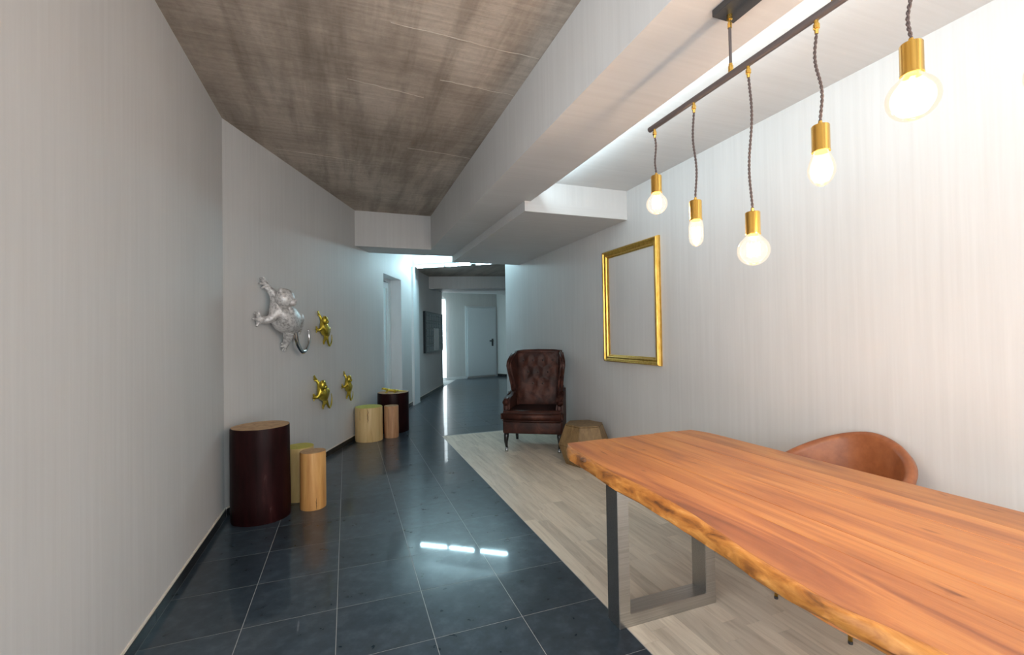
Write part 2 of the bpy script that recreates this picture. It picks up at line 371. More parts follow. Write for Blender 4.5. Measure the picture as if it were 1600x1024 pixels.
# hallway shell
sprism('wall_far', [(2.02, 13.70), (4.75, 14.32), (4.72, 14.46), (1.99, 13.84)], 0, ZC+0.1, M_WALL, 'end wall of the hallway around the white door')
sprism('wall_return', [(4.75, 14.32), (5.6, 12.9), (5.72, 12.98), (4.87, 14.40)], 0, ZC+0.1, M_WALL, 'dark side wall right of the hallway door')
sprism('wall_side', [(5.6, 12.9), (5.6, 7.58), (5.76, 7.58), (5.76, 12.98)], 0, ZC+0.1, M_WALL)
sprism('wall_back', [(XR+0.16, 7.58), (5.76, 7.58), (5.76, 7.42), (XR+0.16, 7.42)], 0, ZC+0.1, M_WALL)
e0 = Vector(wp(S_END, -0.16)); e1 = e0 - WN*0.35
sprism('wall_bay', [tuple(e0), (1.88, 12.35), (2.02, 13.84), (1.86, 13.84), (1.72, 12.30), (e0.x-0.1, e0.y-0.16)], 0, ZC+0.1, M_WALL)

# ceilings
cpoly = [(XL-0.16, YB), (XR+0.16, YB), (5.8, 7.0), (5.8, 14.6), (1.5, 14.6), (0.35, 9.2), (XL-0.16, 4.2)]
ceil = sprism('ceiling', cpoly, ZC, ZC+0.12, M_CONC, 'raw board-marked concrete ceiling')
# formwork seams stand slightly proud of the slab
bm = bm_new()
for yy, x0, x1, sk in ((2.55, .25, 1.17, .04), (3.02, .62, 1.17, .03), (3.20, 0.02, .55, .09), (4.22, 0.55, 1.17, .06), (4.62, -.60, .1, .07), (1.72, -.5, .9, .08)):
    n = 14; prev = None
    for i in range(n+1):
        x = x0 + (x1-x0)*i/n; y = yy + sk*(i/n) + R.uniform(-.006, .006); w = R.uniform(.0012, .0042)
        cur = (bm.verts.new((x, y-w, ZC-0.002)), bm.verts.new((x, y+w, ZC-0.002)), bm.verts.new((x, y, ZC+0.002)))
        if prev:
            for a, b in ((0, 1), (1, 2), (2, 0)): bm.faces.new((prev[a], prev[b], cur[b], cur[a]))
        prev = cur
s = obj('formwork_seam', bm, M_SEAM, ceil); s['kind'] = 'stuff'
BX0, BX1, BZ = 1.177, 1.66, 2.668
sbox('trim_2', BX0, YB, BZ, BX1, 7.05, ZC, M_WALL, 'long boxed beam under the concrete ceiling')
# beam underside carries a sideways grain, so it is faced with its own sheet
sbox('trim_3', BX0, YB, BZ-0.003, BX1, 7.05, BZ, M_SOFF, 'underside sheet of the long boxed beam')
sprism('trim_4', [wp(2.66), (BX0, 6.56), (BX0, 7.05), wp(3.19)], 2.66, ZC, M_WALL, 'crosswise downstand between angled wall and beam')
sbox('trim_5', 1.60, 3.925, 2.567, XR, 7.05, BZ-0.003, M_SOFF, 'lower boxed soffit along the right wall')
sbox('trim_6', BX1, 3.925, BZ-0.003, XR, 7.05, 2.95, M_WALL, 'upper part of the boxed soffit')
sbox('ceiling_cove', BX1, YB, 2.866, XR, 3.925, 2.95, M_SOFF, 'recessed white ceiling strip beside the beam')
sprism('ceiling_slot', [wp(3.2), (1.2, 7.05), (BX1+1.2, 7.05), (3.6, 7.45), (3.6, 7.75), (1.06, 9.5), wp(5.8)], ZC-0.012, ZC-0.001, M_WHITE, 'white ceiling inside the lit slot')
# lower hallway ceiling starts at a slanted edge; tubes light the slot before it
EA, EB = Vector((1.06, 9.46)), Vector((3.35, 7.88))
sprism('ceiling_hall', [tuple(EA), tuple(EB), (5.7, 7.50), (5.7, 12.9), (4.8, 14.4), (1.9, 13.9), wp(S_END, -0.16), wp(5.9, -0.05)], 2.80, 2.90, M_CONC, 'dark lower ceiling of the hallway')
bm = bm_new(); ed_ = (EB-EA).normalized(); en_ = Vector((ed_.y, -ed_.x))
prism(bm, [tuple(EA+en_*.001), tuple(EB+en_*.001), tuple(EB+en_*.012), tuple(EA+en_*.012)], 2.80, ZC-.014, XY); struct(obj('trim_9', bm, M_WHITE), 'white fascia behind the tube lights')
ht = wp(7.10)
sprism('trim_7', [ht, (4.7, 9.85), (4.85, 10.2), wp(7.5)], 2.51, 2.80, M_WALL, 'shallow downstand across the hallway ceiling')
sprism('trim_8', [wp(8.0), (5.6, 10.9), (5.6, 12.6), wp(8.6)], 2.56, 2.80, M_WALL)

# slim frames of the added, unseen glazing behind and to the left of the photographer
bm = bm_new()
for y in (YB, -.1, YLW-.06): box(bm, XL-.06, y, 0.0, XL, y+.06, ZC)
for q in range(2):
    y0_ = (YB+.06, -.04)[q]; y1_ = (-.1, YLW-.06)[q]; box(bm, XL-.06, y0_, 2.4, XL, y1_, 2.46); box(bm, XL-.06, y0_, 0, XL, y1_, .06)
for x in (0.3, 1.5, XR-0.06): box(bm, x, YB, 0.0, x+0.06, YB+0.06, ZC)
struct(obj('window_1', bm, M_BLACKMETAL), 'slim black frame of the added, unseen glazed front')

# ------------------------------------------------------------------ floor
fl = sprism('floor', [(XL-0.1, YB), (XR+0.1, YB), (XR+0.1, 7.4), (5.7, 7.5), (5.7, 14.5), (1.8, 14.5), (0.3, 9.2), (XL-0.1, 4.2)], -0.12, -0.0007, M_GROUT, 'dark slate tiles beside a pale oak plank area')
xs = [-0.918, -0.489, -0.060, 0.369, 0.803, 1.229]
G = 0.0030
YW1 = 6.19                                    # far end of the planks
def tile_poly(x0, x1, y0, y1):
    p = [(x0+G/2, y0+G/2), (x1-G/2, y0+G/2), (x1-G/2, y1-G/2), (x0+G/2, y1-G/2)]
    p = clip(p, XL+0.012, 0, 1, 0)
    q = A + WN*0.012
    if p: p = clip(p, q.x, q.y, WN.x, WN.y)
    return p
def add_tile(poly, name='tile'):
    bm = bm_new(); a, b, fs = prism(bm, poly, -0.012, 0.0, XY)
    o = obj(name, bm, M_TILE, fl); return o
tile_mesh = {}
ys = [2.093 + 0.4135*k for k in range(-11, 18)]
far_polys = []
xr_far = xs + [1.229 + 0.426*k for k in range(1, 11)]
for j, y0 in enumerate(ys):
    y1 = y0 + 0.4135
    for i in range(len(xr_far)-1):
        x0, x1 = xr_far[i], xr_far[i+1]
        rects = []
        if x0 < 1.2: rects.append((x0, x1, y0, y1))
        elif y1 > YW1+0.05 and x1 < 5.7 and not (x0 > XR-0.05 and y0 < 7.6): rects.append((x0, min(x1, XR-0.004) if y0 < 7.35 else x1, max(y0, YW1), y1))
        for r in rects:
            p = tile_poly(*r)
            if len(p) < 3 or area2(p) < 0.004: continue
            if y0 > 8.0 or y0 < -0.2: far_polys.append(p); continue
            key = (len(p), round(area2(p), 5), round(x1-x0, 3)) if abs(area2(p) - (x1-x0-G)*(y1-y0-G)) < 1e-6 else None
            if key and key in tile_mesh:
                src, sx, sy = tile_mesh[key]
                o = src.copy(); COL.objects.link(o); o.location = (r[0]-sx, r[2]-sy, 0)
            else:
                o = add_tile(p)
                if key: tile_mesh[key] = (o, r[0], r[2])
y0 = ys[-1] + 0.4135
while y0 < 14.3:
    for i in range(len(xr_far)-1):
        p = tile_poly(xr_far[i], xr_far[i+1], y0, y0+0.4135)
        if len(p) >= 3 and area2(p) > 0.004 and xr_far[i+1] < 5.7: far_polys.append(p)
    y0 += 0.4135
bm = bm_new()
for p in far_polys: prism(bm, p, -0.012, 0.0, XY)
o = obj('distant_tiles', bm, M_TILE, fl); o['kind'] = 'stuff'
# planks run with the long walls
PWD = (XR - 0.004 - 1.232) / 17
near = bm_new(); npl = 0
for c in range(17):
    x0 = 1.232 + c*PWD; y = -0.9 - R.uniform(0, .6)
    while y < YW1:
        L = R.uniform(0.42, 0.85); y1 = min(y+L, YW1)
        if y1 - y > 0.03:
            if y1 < 0.35: box(near, x0+.0005, y+.0005, -0.012, x0+PWD-.0005, y1-.0005, 0.0)
            else:
                bm = bm_new(); box(bm, x0+.0005, y+.0005, -0.012, x0+PWD-.0005, y1-.0005, 0.0); obj('plank', bm, M_PLANK, fl); npl += 1
        y = y1
o = obj('nearest_planks', near, M_PLANK, fl); o['kind'] = 'stuff'

# baseboards made of short dark tiles, with a pale sealant line on top
def baseboard(name, p0, p1, nrm, h, label=None):
    p0, p1, nrm = Vector(p0), Vector(p1), Vector(nrm); L = (p1-p0).length; d = (p1-p0)/L
    bm = bm_new(); a = p0 + nrm*0.0002; b = p1 + nrm*0.0002
    prism(bm, [tuple(a), tuple(b), tuple(b+nrm*0.007), tuple(a+nrm*0.007)], h, h+0.011, XY)
    root = struct(obj(name, bm, M_CAULK), label)
    s = 0.0
    while s < L-0.02:
        e = min(s+0.426, L); bm = bm_new()
        q0, q1 = p0+d*(s+.001), p0+d*(e-.001)
        prism(bm, [tuple(q0), tuple(q1), tuple(q1+nrm*0.011), tuple(q0+nrm*0.011)], 0.0, h, XY)
        obj('baseboard_tile', bm, M_BASE, root); s = e
baseboard('baseboard_left', (XL, YLW), (XL, 4.10), (1, 0), 0.062, 'black baseboard along the left wall')
baseboard('baseboard_angled', wp(0.02), wp(S_D0), WN, 0.062, 'black baseboard along the angled wall')
baseboard('baseboard_hall', wp(S_D1), wp(5.51), WN, 0.075)
baseboard('baseboard_hall_end', wp(5.95), wp(S_END), WN, 0.075)
baseboard('baseboard_far', (4.76, 14.30), (5.58, 12.93), (-0.857, -0.515), 0.085)
far_d = Vector((2.73, 0.62)).normalized(); far_n = Vector((far_d.y, -far_d.x))

# ------------------------------------------------------------------ doors, window of the bay
def wall_prism(bm, s0, s1, o0, o1, z0, z1): wall_piece(bm, s0, s1, o0, o1, z0, z1)
d1 = empty('door_1', (*wp(S_D0+0.5, -DDEP), 0)); struct(d1, 'white framed glass door set back in the angled wall')
inv = Matrix.Translation(-d1.location)
def dpart(name, pieces, mat, parent=d1):
    bm = bm_new()
    for q in pieces: wall_piece(bm, *q)
    bm.transform(inv); return obj(name, bm, mat, parent)
dpart('door_frame', [(S_D0, S_D0+.06, -DDEP, -DDEP-.10, 0, DTOP), (S_D1-.06, S_D1, -DDEP, -DDEP-.10, 0, DTOP), (S_D0+.06, S_D1-.06, -DDEP, -DDEP-.10, DTOP-.06, DTOP)], M_FRAMEW)
dpart('door_lining', [(S_D0+.001, S_D0+.008, -.001, -DDEP+.001, 0.001, DTOP-.009), (S_D1-.008, S_D1-.001, -.001, -DDEP+.001, 0.001, DTOP-.009), (S_D0+.001, S_D1-.001, -.001, -DDEP+.001, DTOP-.008, DTOP-.001)], M_WHITE)
leaf = dpart('door_leaf', [(S_D0+.065, S_D0+.17, -DDEP-.02, -DDEP-.065, 0.01, DTOP-.065), (S_D1-.17, S_D1-.065, -DDEP-.02, -DDEP-.065, 0.01, DTOP-.065),
                    (S_D0+.17, S_D1-.17, -DDEP-.02, -DDEP-.065, 0.01, 0.16), (S_D0+.17, S_D1-.17, -DDEP-.02, -DDEP-.065, DTOP-.17, DTOP-.065)], M_FRAMEW)
g = dpart('door_glass', [(S_D0+.17, S_D1-.17, -DDEP-.038, -DDEP-.046, 0.16, DTOP-.17)], M_PANE)

# white door at the end of the hallway
dc = Vector((3.70, 14.03)) ; 
dc = Vector((2.02, 13.70)) + far_d*1.66
d2 = empty('door_2', (dc.x, dc.y, 0), math.atan2(far_d.y, far_d.x)); struct(d2, 'plain white door at the end of the hallway')
bm = bm_new(); box(bm, 0.0, -0.05, 0.06, 1.05, -0.012, 2.28); obj('door_leaf', bm, M_DOORW, d2)
bm = bm_new(); box(bm, -0.05, -0.030, 0.0, -0.004, -0.001, 2.33); box(bm, 1.054, -0.030, 0.0, 1.10, -0.001, 2.33); box(bm, -0.004, -0.030, 2.284, 1.054, -0.001, 2.33); obj('door_frame', bm, M_DOORW, d2)
bm = bm_new(); box(bm, 0.90, -0.058, 1.02, 0.96, -0.05, 1.26); tube(bm, [(0.93, -0.055, 1.19), (0.93, -0.10, 1.19), (0.80, -0.105, 1.19)], 0.02, 8); obj('door_handle', bm, M_BLACKMETAL, d2)
bm = bm_new(); prism(bm, [tuple(Vector((2.02, 13.70))+far_d*0.02+far_n*0.002), tuple(Vector((2.02, 13.70))+far_d*1.6+far_n*0.002), tuple(Vector((2.02, 13.70))+far_d*1.6+far_n*0.014), tuple(Vector((2.02, 13.70))+far_d*0.02+far_n*0.014)], 0, 0.08, XY)
struct(obj('baseboard_end', bm, M_WHITE))
# tall bay window left of the end wall, seen as a bright sliver
w2 = empty('window_2', (2.44, 13.74, 0), math.atan2(far_d.y, far_d.x)); struct(w2, 'tall daylit window beside the hallway end wall')
bm = bm_new(); box(bm, 0.03, -0.020, 0.08, 0.47, -0.012, 2.52); obj('pane', bm, M_DAYPANE, w2)
bm = bm_new(); box(bm, 0.0, -0.035, 0.05, 0.03, -0.002, 2.55); box(bm, 0.47, -0.035, 0.05, 0.49, -0.002, 2.55); box(bm, 0.03, -0.035, 0.05, 0.47, -0.002, 0.08); box(bm, 0.03, -0.035, 2.52, 0.47, -0.002, 2.55); obj('window_frame', bm, M_FRAMEW, w2)

# mailboxes on the hallway wall
S_M0, S_M1 = 6.47, 8.40
mb = tag(empty('mailbox_bank', (*wp(S_M0, 0.0), 1.0), WANG), 'dark bank of mailboxes on the hallway wall', 'mailboxes')
bm = bm_new(); box(bm, 0, -0.055, 0.0, S_M1-S_M0, -0.001, 0.95); obj('cabinet', bm, M_MAIL, mb)
cw = (S_M1-S_M0-0.06)/7; rh = 0.89/5
for i in range(7):
    for j in range(5):
        if i in (3, 4) and j < 3: continue
        bm = bm_new(); box(bm, 0.03+i*cw+.01, -0.066, 0.03+j*rh+.010, 0.03+(i+1)*cw-.01, -0.0555, 0.03+(j+1)*rh-.010); dd = obj('mailbox_door', bm, M_MAILD, mb)
        bm = bm_new(); box(bm, 0.03+i*cw+.06, -0.068, 0.03+(j+.62)*rh, 0.03+(i+1)*cw-.06, -0.0662, 0.03+(j+.74)*rh); obj('slot', bm, M_MAIL, dd)
bm = bm_new(); box(bm, 0.03+3*cw+.01, -0.068, 0.04, 0.03+5*cw-.01, -0.0555, 0.04+3*rh); o = obj('notice_panel', bm, M_WHITE, mb); o['label'] = 'white panel among the dark mailboxes'

# ------------------------------------------------------------------ tube lights in the slot
ed = (EB-EA).normalized(); en = Vector((-ed.y, ed.x))
if en.y > 0: en = -en
for k, (s0, s1) in enumerate(((0.40, 0.98), (1.02, 1.55), (1.66, 2.22))):
    c = EA + ed*((s0+s1)/2) + en*0.07
    t_ = empty('tube_light', (c.x, c.y, 2.80), math.atan2(ed.y, ed.x))
    tag(t_, ('left-hand', 'middle', 'right-hand')[k] + ' lit tube light in the ceiling slot above the hallway entrance', 'light', 'tube lights in the ceiling slot')
    h = (s1-s0)/2
    bm = bm_new(); box(bm, -h, 0.012, -0.03, h, 0.066, 0.03); obj('housing', bm, M_WHITE, t_)
    bm = bm_new(); tube(bm, [(-h+.015, -0.004, 0), (h-.015, -0.004, 0)], 0.015, 10); obj('tube', bm, M_TUBE, t_, True)
# cove batten on the beam side
bm = bm_new(); box(bm, BX1+.001, -1.25, 2.70, BX1+.05, 3.7, 2.722)
cb = empty('cove_batten', (BX1, 0.7, 2.70)); tag(cb, 'long white light batten hidden beside the boxed beam', 'light')
bm.transform(Matrix.Translation((-BX1, -0.7, -2.70))); obj('housing', bm, M_WHITE, cb)

# ------------------------------------------------------------------ live edge table
TZ, TB = 0.720, 0.660
Y0T, Y1T = -0.25, 2.495
top_e = [(1.150, -0.25), (1.140, .25), (1.149, .587), (1.130, .686), (1.113, .74), (1.107, .807), (1.118, .897), (1.126, .978), (1.136, 1.071), (1.158, 1.186), (1.186, 1.348), (1.196, 1.468), (1.201, 1.674), (1.194, 1.885), (1.210, 2.12), (1.226, 2.253), (1.237, 2.374), (1.262, 2.495)]
bot_e = [(1.130, -0.25), (1.125, .25), (1.131, .70), (1.122, .82), (1.115, .90), (1.118, .991), (1.138, 1.121), (1.148, 1.26), (1.160, 1.427), (1.172, 1.633), (1.163, 1.819), (1.190, 2.094), (1.198, 2.33), (1.268, 2.495)]
def interp(tab, y):
    if y <= tab[0][1]: return tab[0][0]
    for (xa, ya), (xb, yb) in zip(tab, tab[1:]):
        if y <= yb: return xa + (xb-xa)*(y-ya)/(yb-ya)
    return tab[-1][0]
tbl = tag(empty('dining_table', (1.72, 1.1, 0)), 'long orange live-edge wooden table on steel legs under the pendant bulbs', 'table')
tinv = Matrix.Translation((-1.72, -1.1, 0))
def tpart(name, bm, mat, smooth=False, parent=None, auto=None):
    bm.transform(tinv); return obj(name, bm, mat, parent or tbl, smooth, auto)
jx = [None, 1.405, 1.555, 1.735, 1.925, 2.095, None]
def back_x(y): return 2.315 - 0.045*max(0, (y-0.9))/1.6 - 0.045*max(0, (y-2.3)/0.2)**2
NYS = 90
def slab_board(k):
    bm = bm_new(); rings = []
    for i in range(NYS+1):
        y = Y0T + (Y1T-Y0T)*i/NYS
        ye = y + 0.006*math.sin(k*2.1) * (i == NYS)
        xa = (interp(top_e, y)+0.016) if k == 0 else jx[k]+.0007
        xb = back_x(y) if k == 5 else jx[k+1]-.0007
        if k == 0: xa = min(xa, xb-.01)
        zt = TZ - 0.0006*(k % 2)
        c = 0.0016; r = 0.006
        rings.append([bm.verts.new(p) for p in ((xa, ye, TB), (xa, ye, zt-c), (xa+c, ye, zt), (xb-(r if k == 5 else c), ye, zt), (xb, ye, zt-(r if k == 5 else c)), (xb, ye, TB))])
    for a, b in zip(rings, rings[1:]):
        for q in range(6): bm.faces.new((a[q], a[(q+1) % 6], b[(q+1) % 6], b[q]))
    bm.faces.new(rings[0]); bm.faces.new(rings[-1][::-1])
    return bm
for k in range(6): tpart('board', slab_board(k), M_HEART if k == 0 else M_SLAB)
bm = bm_new(); rings = []
for i in range(NYS*2+1):
    y = Y0T + (Y1T-Y0T)*i/(NYS*2)
    xt, xb = interp(top_e, y), interp(bot_e, y)
    w = 0.004*math.sin(y*41) + 0.003*math.sin(y*97+1) ; endf = max(0, (y-2.42)/0.075)
    prof = [(xt+.0165, TB), (xt+.0165, TZ), (xt+.006, TZ), (xt-0.001, TZ-.005), (xt*.72+xb*.28-.007+w*.5, TZ-.019), (xt*.4+xb*.6-.009-w*.6, TZ-.036), (xb-.003+w*.4, TZ-.051), (xb+.008, TB)]
    rings.append([bm.verts.new((min(x, 1.30) + 0.018*endf*endf*(1 if j > 2 else .3), y, z)) for j, (x, z) in enumerate(prof)])
for a, b in zip(rings, rings[1:]):
    for q in range(8): bm.faces.new((a[q], a[(q+1) % 8], b[(q+1) % 8], b[q]))
bm.faces.new(rings[0]); bm.faces.new(rings[-1][::-1])
le = tpart('live_edge', bm, M_EDGE, True, auto=50); le['label'] = 'rough ochre natural edge of the slab'
for y, z, r in ((2.17, TZ-.014, .020), (1.46, TZ-.030, .009), (1.0, TZ-.03, .006)):
    bm = bm_new(); bmesh.ops.create_icosphere(bm, subdivisions=2, radius=r)
    x = interp(top_e, y)*.6 + interp(bot_e, y)*.4 - .001
    bm.transform(Matrix.Translation((x-1.72, y-1.1, z)) @ Matrix.Diagonal((.55, 1.5, .7, 1))); obj('knot', bm, M_KNOT, tbl, True)
# steel box-section legs: closed rectangles standing across the table
def table_leg(yc):
    x0, x1, w, d = 1.190, 1.770, 0.062, 0.100
    y0, y1 = yc, yc + d
    bm = bm_new()
    o_, i_ = [(x0, 0), (x1, 0), (x1, TB-.006), (x0, TB-.006)], [(x0+w, w), (x1-w, w), (x1-w, TB-.006-w), (x0+w, TB-.006-w)]
    vs_ = []
    for yy in (y0, y1):
        vs_.append(([bm.verts.new((p[0], yy, p[1])) for p in o_], [bm.verts.new((p[0], yy, p[1])) for p in i_]))
    for q in range(4):
        n = (q+1) % 4
        bm.faces.new((vs_[0][0][q], vs_[0][0][n], vs_[0][1][n], vs_[0][1][q])); bm.faces.new((vs_[1][0][q], vs_[1][1][q], vs_[1][1][n], vs_[1][0][n]))
        bm.faces.new((vs_[0][0][q], vs_[1][0][q], vs_[1][0][n], vs_[0][0][n])); bm.faces.new((vs_[0][1][q], vs_[0][1][n], vs_[1][1][n], vs_[1][1][q]))
    bmesh.ops.bevel(bm, geom=[e for e in bm.edges], offset=0.0022, segments=2, affect='EDGES')
    l = tpart('leg', bm, M_STEEL)
    bm = bm_new(); box(bm, x0, y0-.02, TB-.006, x1, y1+.02, TB); p = tpart('mounting_plate', bm, M_STEEL)
table_leg(1.826); table_leg(0.30)

# ------------------------------------------------------------------ wing armchair
ch = tag(empty('wing_armchair', (2.222, 5.195, 0), math.radians(-31)), 'dark brown tufted leather wing armchair standing against the right wall', 'armchair')
obj('seat_base', rbox(-.355, -.355, .215, .355, .33, .365, .022, 3), M_LEATHER, ch, True, 40)
# T-shaped cushion
bm = bm_new()
pts = [(-.372, -.405), (.372, -.405), (.372, -.285), (.272, -.275), (.272, .20), (-.272, .20), (-.272, -.275), (-.372, -.285)]
prism(bm, pts, .360, .488, XY); bmesh.ops.bevel(bm, geom=list(bm.edges), offset=.030, segments=4, affect='EDGES')
obj('seat_cushion', bm, M_LEATHER, ch, True)
bm = bm_new(); tube(bm, [(-.345, -.408, .468), (0, -.410, .470), (.345, -.408, .468)], .006, 6); tube(bm, [(-.345, -.408, .380), (0, -.410, .379), (.345, -.408, .380)], .006, 6); obj('piping', bm, M_PIPING, ch, True)
# tufted backrest
def back_front(u, v):          # u -1..1, v 0..1 -> local point on the padded face
    x = u*.285; z = .44 + v*.725
    y = .205 + v*.10
    crown = .035*(1-abs(u)**4)*(1-(2*v-1)**8)
    gx, gz = .135, .150
    cell = 0.0
    best = 9
    for (bx, bz) in BUTTONS:
        dd = math.hypot((x-bx)/.055, (z-bz)/.055); best = min(best, dd)
    dip = .026*math.exp(-best*best*.55)
    q = abs(math.sin(PI*(x/gx + z/(2*gz) - .25))) * abs(math.sin(PI*(x/gx - z/(2*gz) - .25)))
    fold = .006*q if .62 < z < 1.14 else .010*q*max(0, 1-abs(z-.62)/.12 if z <= .62 else max(0, 1-(z-1.14)/.05))
    y = y - crown + dip - fold
    return (x, y, z)
BUTTONS = [(x, z) for z, row in ((1.05, (-.195, -.065, .065, .195)), (.90, (-.13, 0, .13)), (.75, (-.065, .065)), ) for x in row]
bm = bm_new(); NU, NV = 56, 80
gr = [[bm.verts.new(back_front(-1+2*i/NU, j/NV)) for i in range(NU+1)] for j in range(NV+1)]
for j in range(NV):
    for i in range(NU): bm.faces.new((gr[j][i], gr[j][i+1], gr[j+1][i+1], gr[j+1][i]))
rear = [[bm.verts.new((-.30+.60*i/NU, .33+.03*(j/NV), .30 + (j/NV)*.865)) for i in range(NU+1)] for j in range(NV+1)]
for j in range(NV):
    for i in range(NU): bm.faces.new((rear[j][i], rear[j+1][i], rear[j+1][i+1], rear[j][i+1]))
for i in range(NU):
    bm.faces.new((gr[NV][i], gr[NV][i+1], rear[NV][i+1], rear[NV][i])); bm.faces.new((gr[0][i+1], gr[0][i], rear[0][i], rear[0][i+1]))
for j in range(NV):
    bm.faces.new((gr[j+1][0], gr[j][0], rear[j][0], rear[j+1][0])); bm.faces.new((gr[j][NU], gr[j+1][NU], rear[j+1][NU], rear[j][NU]))
bk = obj('backrest', bm, M_LEATHER, ch, True, 60)
for bx, bz in BUTTONS:
    p = back_front(bx/.285, (bz-.44)/.725)
    bm = bm_new(); bmesh.ops.create_uvsphere(bm, u_segments=10, v_segments=6, radius=.013); bm.transform(Matrix.Translation((p[0], p[1]-.002, p[2])) @ Matrix.Diagonal((1, .5, 1, 1))); obj('button', bm, M_BUTTON, bk, True)
# top roll
bm = bm_new(); tube(bm, [(-.315, .335, 1.150), (-.2, .328, 1.158), (0, .325, 1.162), (.2, .328, 1.158), (.315, .335, 1.150)], [.030, .036, .037, .036, .030], 14); obj('top_roll', bm, M_LEATHER, ch, True)
def side_shape(sx, prof, xin, thick, flare, bev):
    bm = bm_new()
    a, b, fs = prism(bm, prof, 0, thick, YZ)
    for v in bm.verts:
        y, z = v.co.y, v.co.z
        v.co.x = sx*(xin + v.co.x + flare(y, z))
    bmesh.ops.bevel(bm, geom=[e for e in bm.edges if len(e.link_faces) == 2 and any(len(f.verts) > 5 for f in e.link_faces)], offset=bev, segments=4, affect='EDGES')
    return bm
wing_prof = [(.36, .50), (.36, 1.165), (.30, 1.172), (.20, 1.150), (.10, 1.115), (.035, 1.065), (.005, 1.00), (.015, .93), (.055, .86), (.095, .79), (.115, .71), (.115, .62), (.16, .56), (.25, .52)]
arm_prof = [(-.285, .345), (-.290, .50), (-.285, .575), (-.262, .612), (-.20, .625), (-.08, .632), (.04, .640), (.13, .665), (.22, .70), (.345, .72), (.345, .30), (.15, .30), (-.20, .34)]
for sx in (-1, 1):
    wb = side_shape(sx, wing_prof, .258, .064, lambda y, z: .062*max(0, (.30-y)/.30)*max(0, min(1, (z-.72)/.22)), .022)
    w_ = obj('wing', wb, M_LEATHER, ch, True, 60)
    ab = side_shape(sx, arm_prof, .274, .082, lambda y, z: .012*max(0, (z-.45)/.2)*max(0, (.1-y)/.4), .026)
    a_ = obj('armrest', ab, M_LEATHER, ch, True, 60)
    bm = bm_new(); lathe(bm, [(.018, 0), (.034, .004), (.040, .012)], (0, 0, 0), 14)
    bm.transform(Matrix.Translation((sx*.325, -.2855, .578)) @ Matrix.Rotation(PI/2, 4, 'X')); obj('arm_scroll', bm, M_LEATHER, a_, True)
# legs: turned and curved in front, raked behind
for sx in (-1, 1):
    bm = bm_new(); x = sx*.318
    tube(bm, [(x, -.315, .220), (x, -.318, .175), (x+sx*.004, -.326, .12), (x+sx*.001, -.322, .075), (x-sx*.004, -.322, .045)], [.030, .031, .024, .017, .015], 12)
    l = obj('leg', bm, M_LEG, ch, True)
    bm = bm_new(); tube(bm, [(x-sx*.004, -.322, .048), (x-sx*.004, -.326, .022), (x-sx*.002, -.334, .0)], [.017, .019, .021], 12); obj('ferrule', bm, M_LEGCAP, l, True)
    bm = bm_new(); tube(bm, [(sx*.30, .27, .222), (sx*.30, .285, .11), (sx*.30, .315, .0)], [.027, .023, .018], 8); obj('leg', bm, M_LEG, ch, True)

# ------------------------------------------------------------------ faceted wooden stool
stc = (2.394, 4.290)
st = tag(empty('side_stool', (*stc, 0), math.radians(18)), 'faceted six-sided wooden stool between the wing armchair and the table', 'stool')
def hexp(r, z, k): a = PI/6 + k*PI/3; return Vector((r*math.cos(a), r*math.sin(a), z))
ZS, ZM, RT, RM, RB = .425, .21, .208, .285, .205
bm = bm_new(); prism(bm, [tuple(hexp(RT-.001, 0, k))[:2] for k in range(6)], ZS-.012, ZS, XY); obj('top', bm, M_STOOL, st)
for lo, hi, r0, r1 in ((0.0, ZM, RB, RM), (ZM, ZS-.012, RM, RT+.003)):
    for k in range(6):
        c4 = [hexp(r0, lo, k), hexp(r0, lo, k+1), hexp(r1, hi, k+1), hexp(r1, hi, k)]
        mid = sum(c4, Vector())/4
        c4 = [mid + (v-mid)*(1-.004/(v-mid).length) for v in c4]
        n = (c4[1]-c4[0]).cross(c4[3]-c4[0]).normalized()
        if n.dot(Vector((mid.x, mid.y, 0))) < 0: n = -n
        bm = bm_new(); a = [bm.verts.new(v) for v in c4]; b = [bm.verts.new(v-n*.014) for v in c4]
        bm.faces.new(a); bm.faces.new(b[::-1])
        for q in range(4): bm.faces.new((a[q], b[q], b[(q+1) % 4], a[(q+1) % 4]))
        obj('side_panel', bm, M_STOOL, st)

# ------------------------------------------------------------------ tub chair behind the table
tc = tag(empty('tub_chair', (2.40, 1.635, 0), 0), 'cognac leather tub chair pushed in between table and right wall', 'chair')
def tub_pt(f, v, side):
    # f: angle from the back (+x), v: 0 bottom .. 1 rim, side 0 inside / 1 outside
    a = abs(f)/math.radians(128)
    rim = .812 - .198*(a*a*(3-2*a))**.9
    z = .40 + (rim-.40)*v if side == 0 else .34 + (rim-.34)*v
    rx = .205 + .075*v**.8 ; ry = .205 + .072*v**.8
    if side == 1: rx += .048; ry += .048
    if f != 0 and abs(f) > PI/2:
        x = -.25*(abs(f)-PI/2)/math.radians(38) ; y = math.copysign(ry, f)
    else:
        x = rx*math.cos(f); y = ry*math.sin(f)
    return Vector((x, y, z))
bm = bm_new(); NF = 48
rows = []
vsn = [0, .25, .5, .7, .85, .95, 1.0]
for i in range(NF+1):
    f = math.radians(128)*(-1+2*i/NF)
    inn = [tub_pt(f, v, 0) for v in vsn]; out = [tub_pt(f, v, 1) for v in vsn]
    top = (inn[-1]+out[-1])/2 + Vector((0, 0, .016))
    inn[-1].z -= .002; out[-1].z -= .006
    ring = inn + [inn[-1].lerp(top, .6)+Vector((0, 0, .006)), top, out[-1].lerp(top, .6)+Vector((0, 0, .006))] + out[::-1]
    rows.append([bm.verts.new(p) for p in ring])
m_ = len(rows[0])
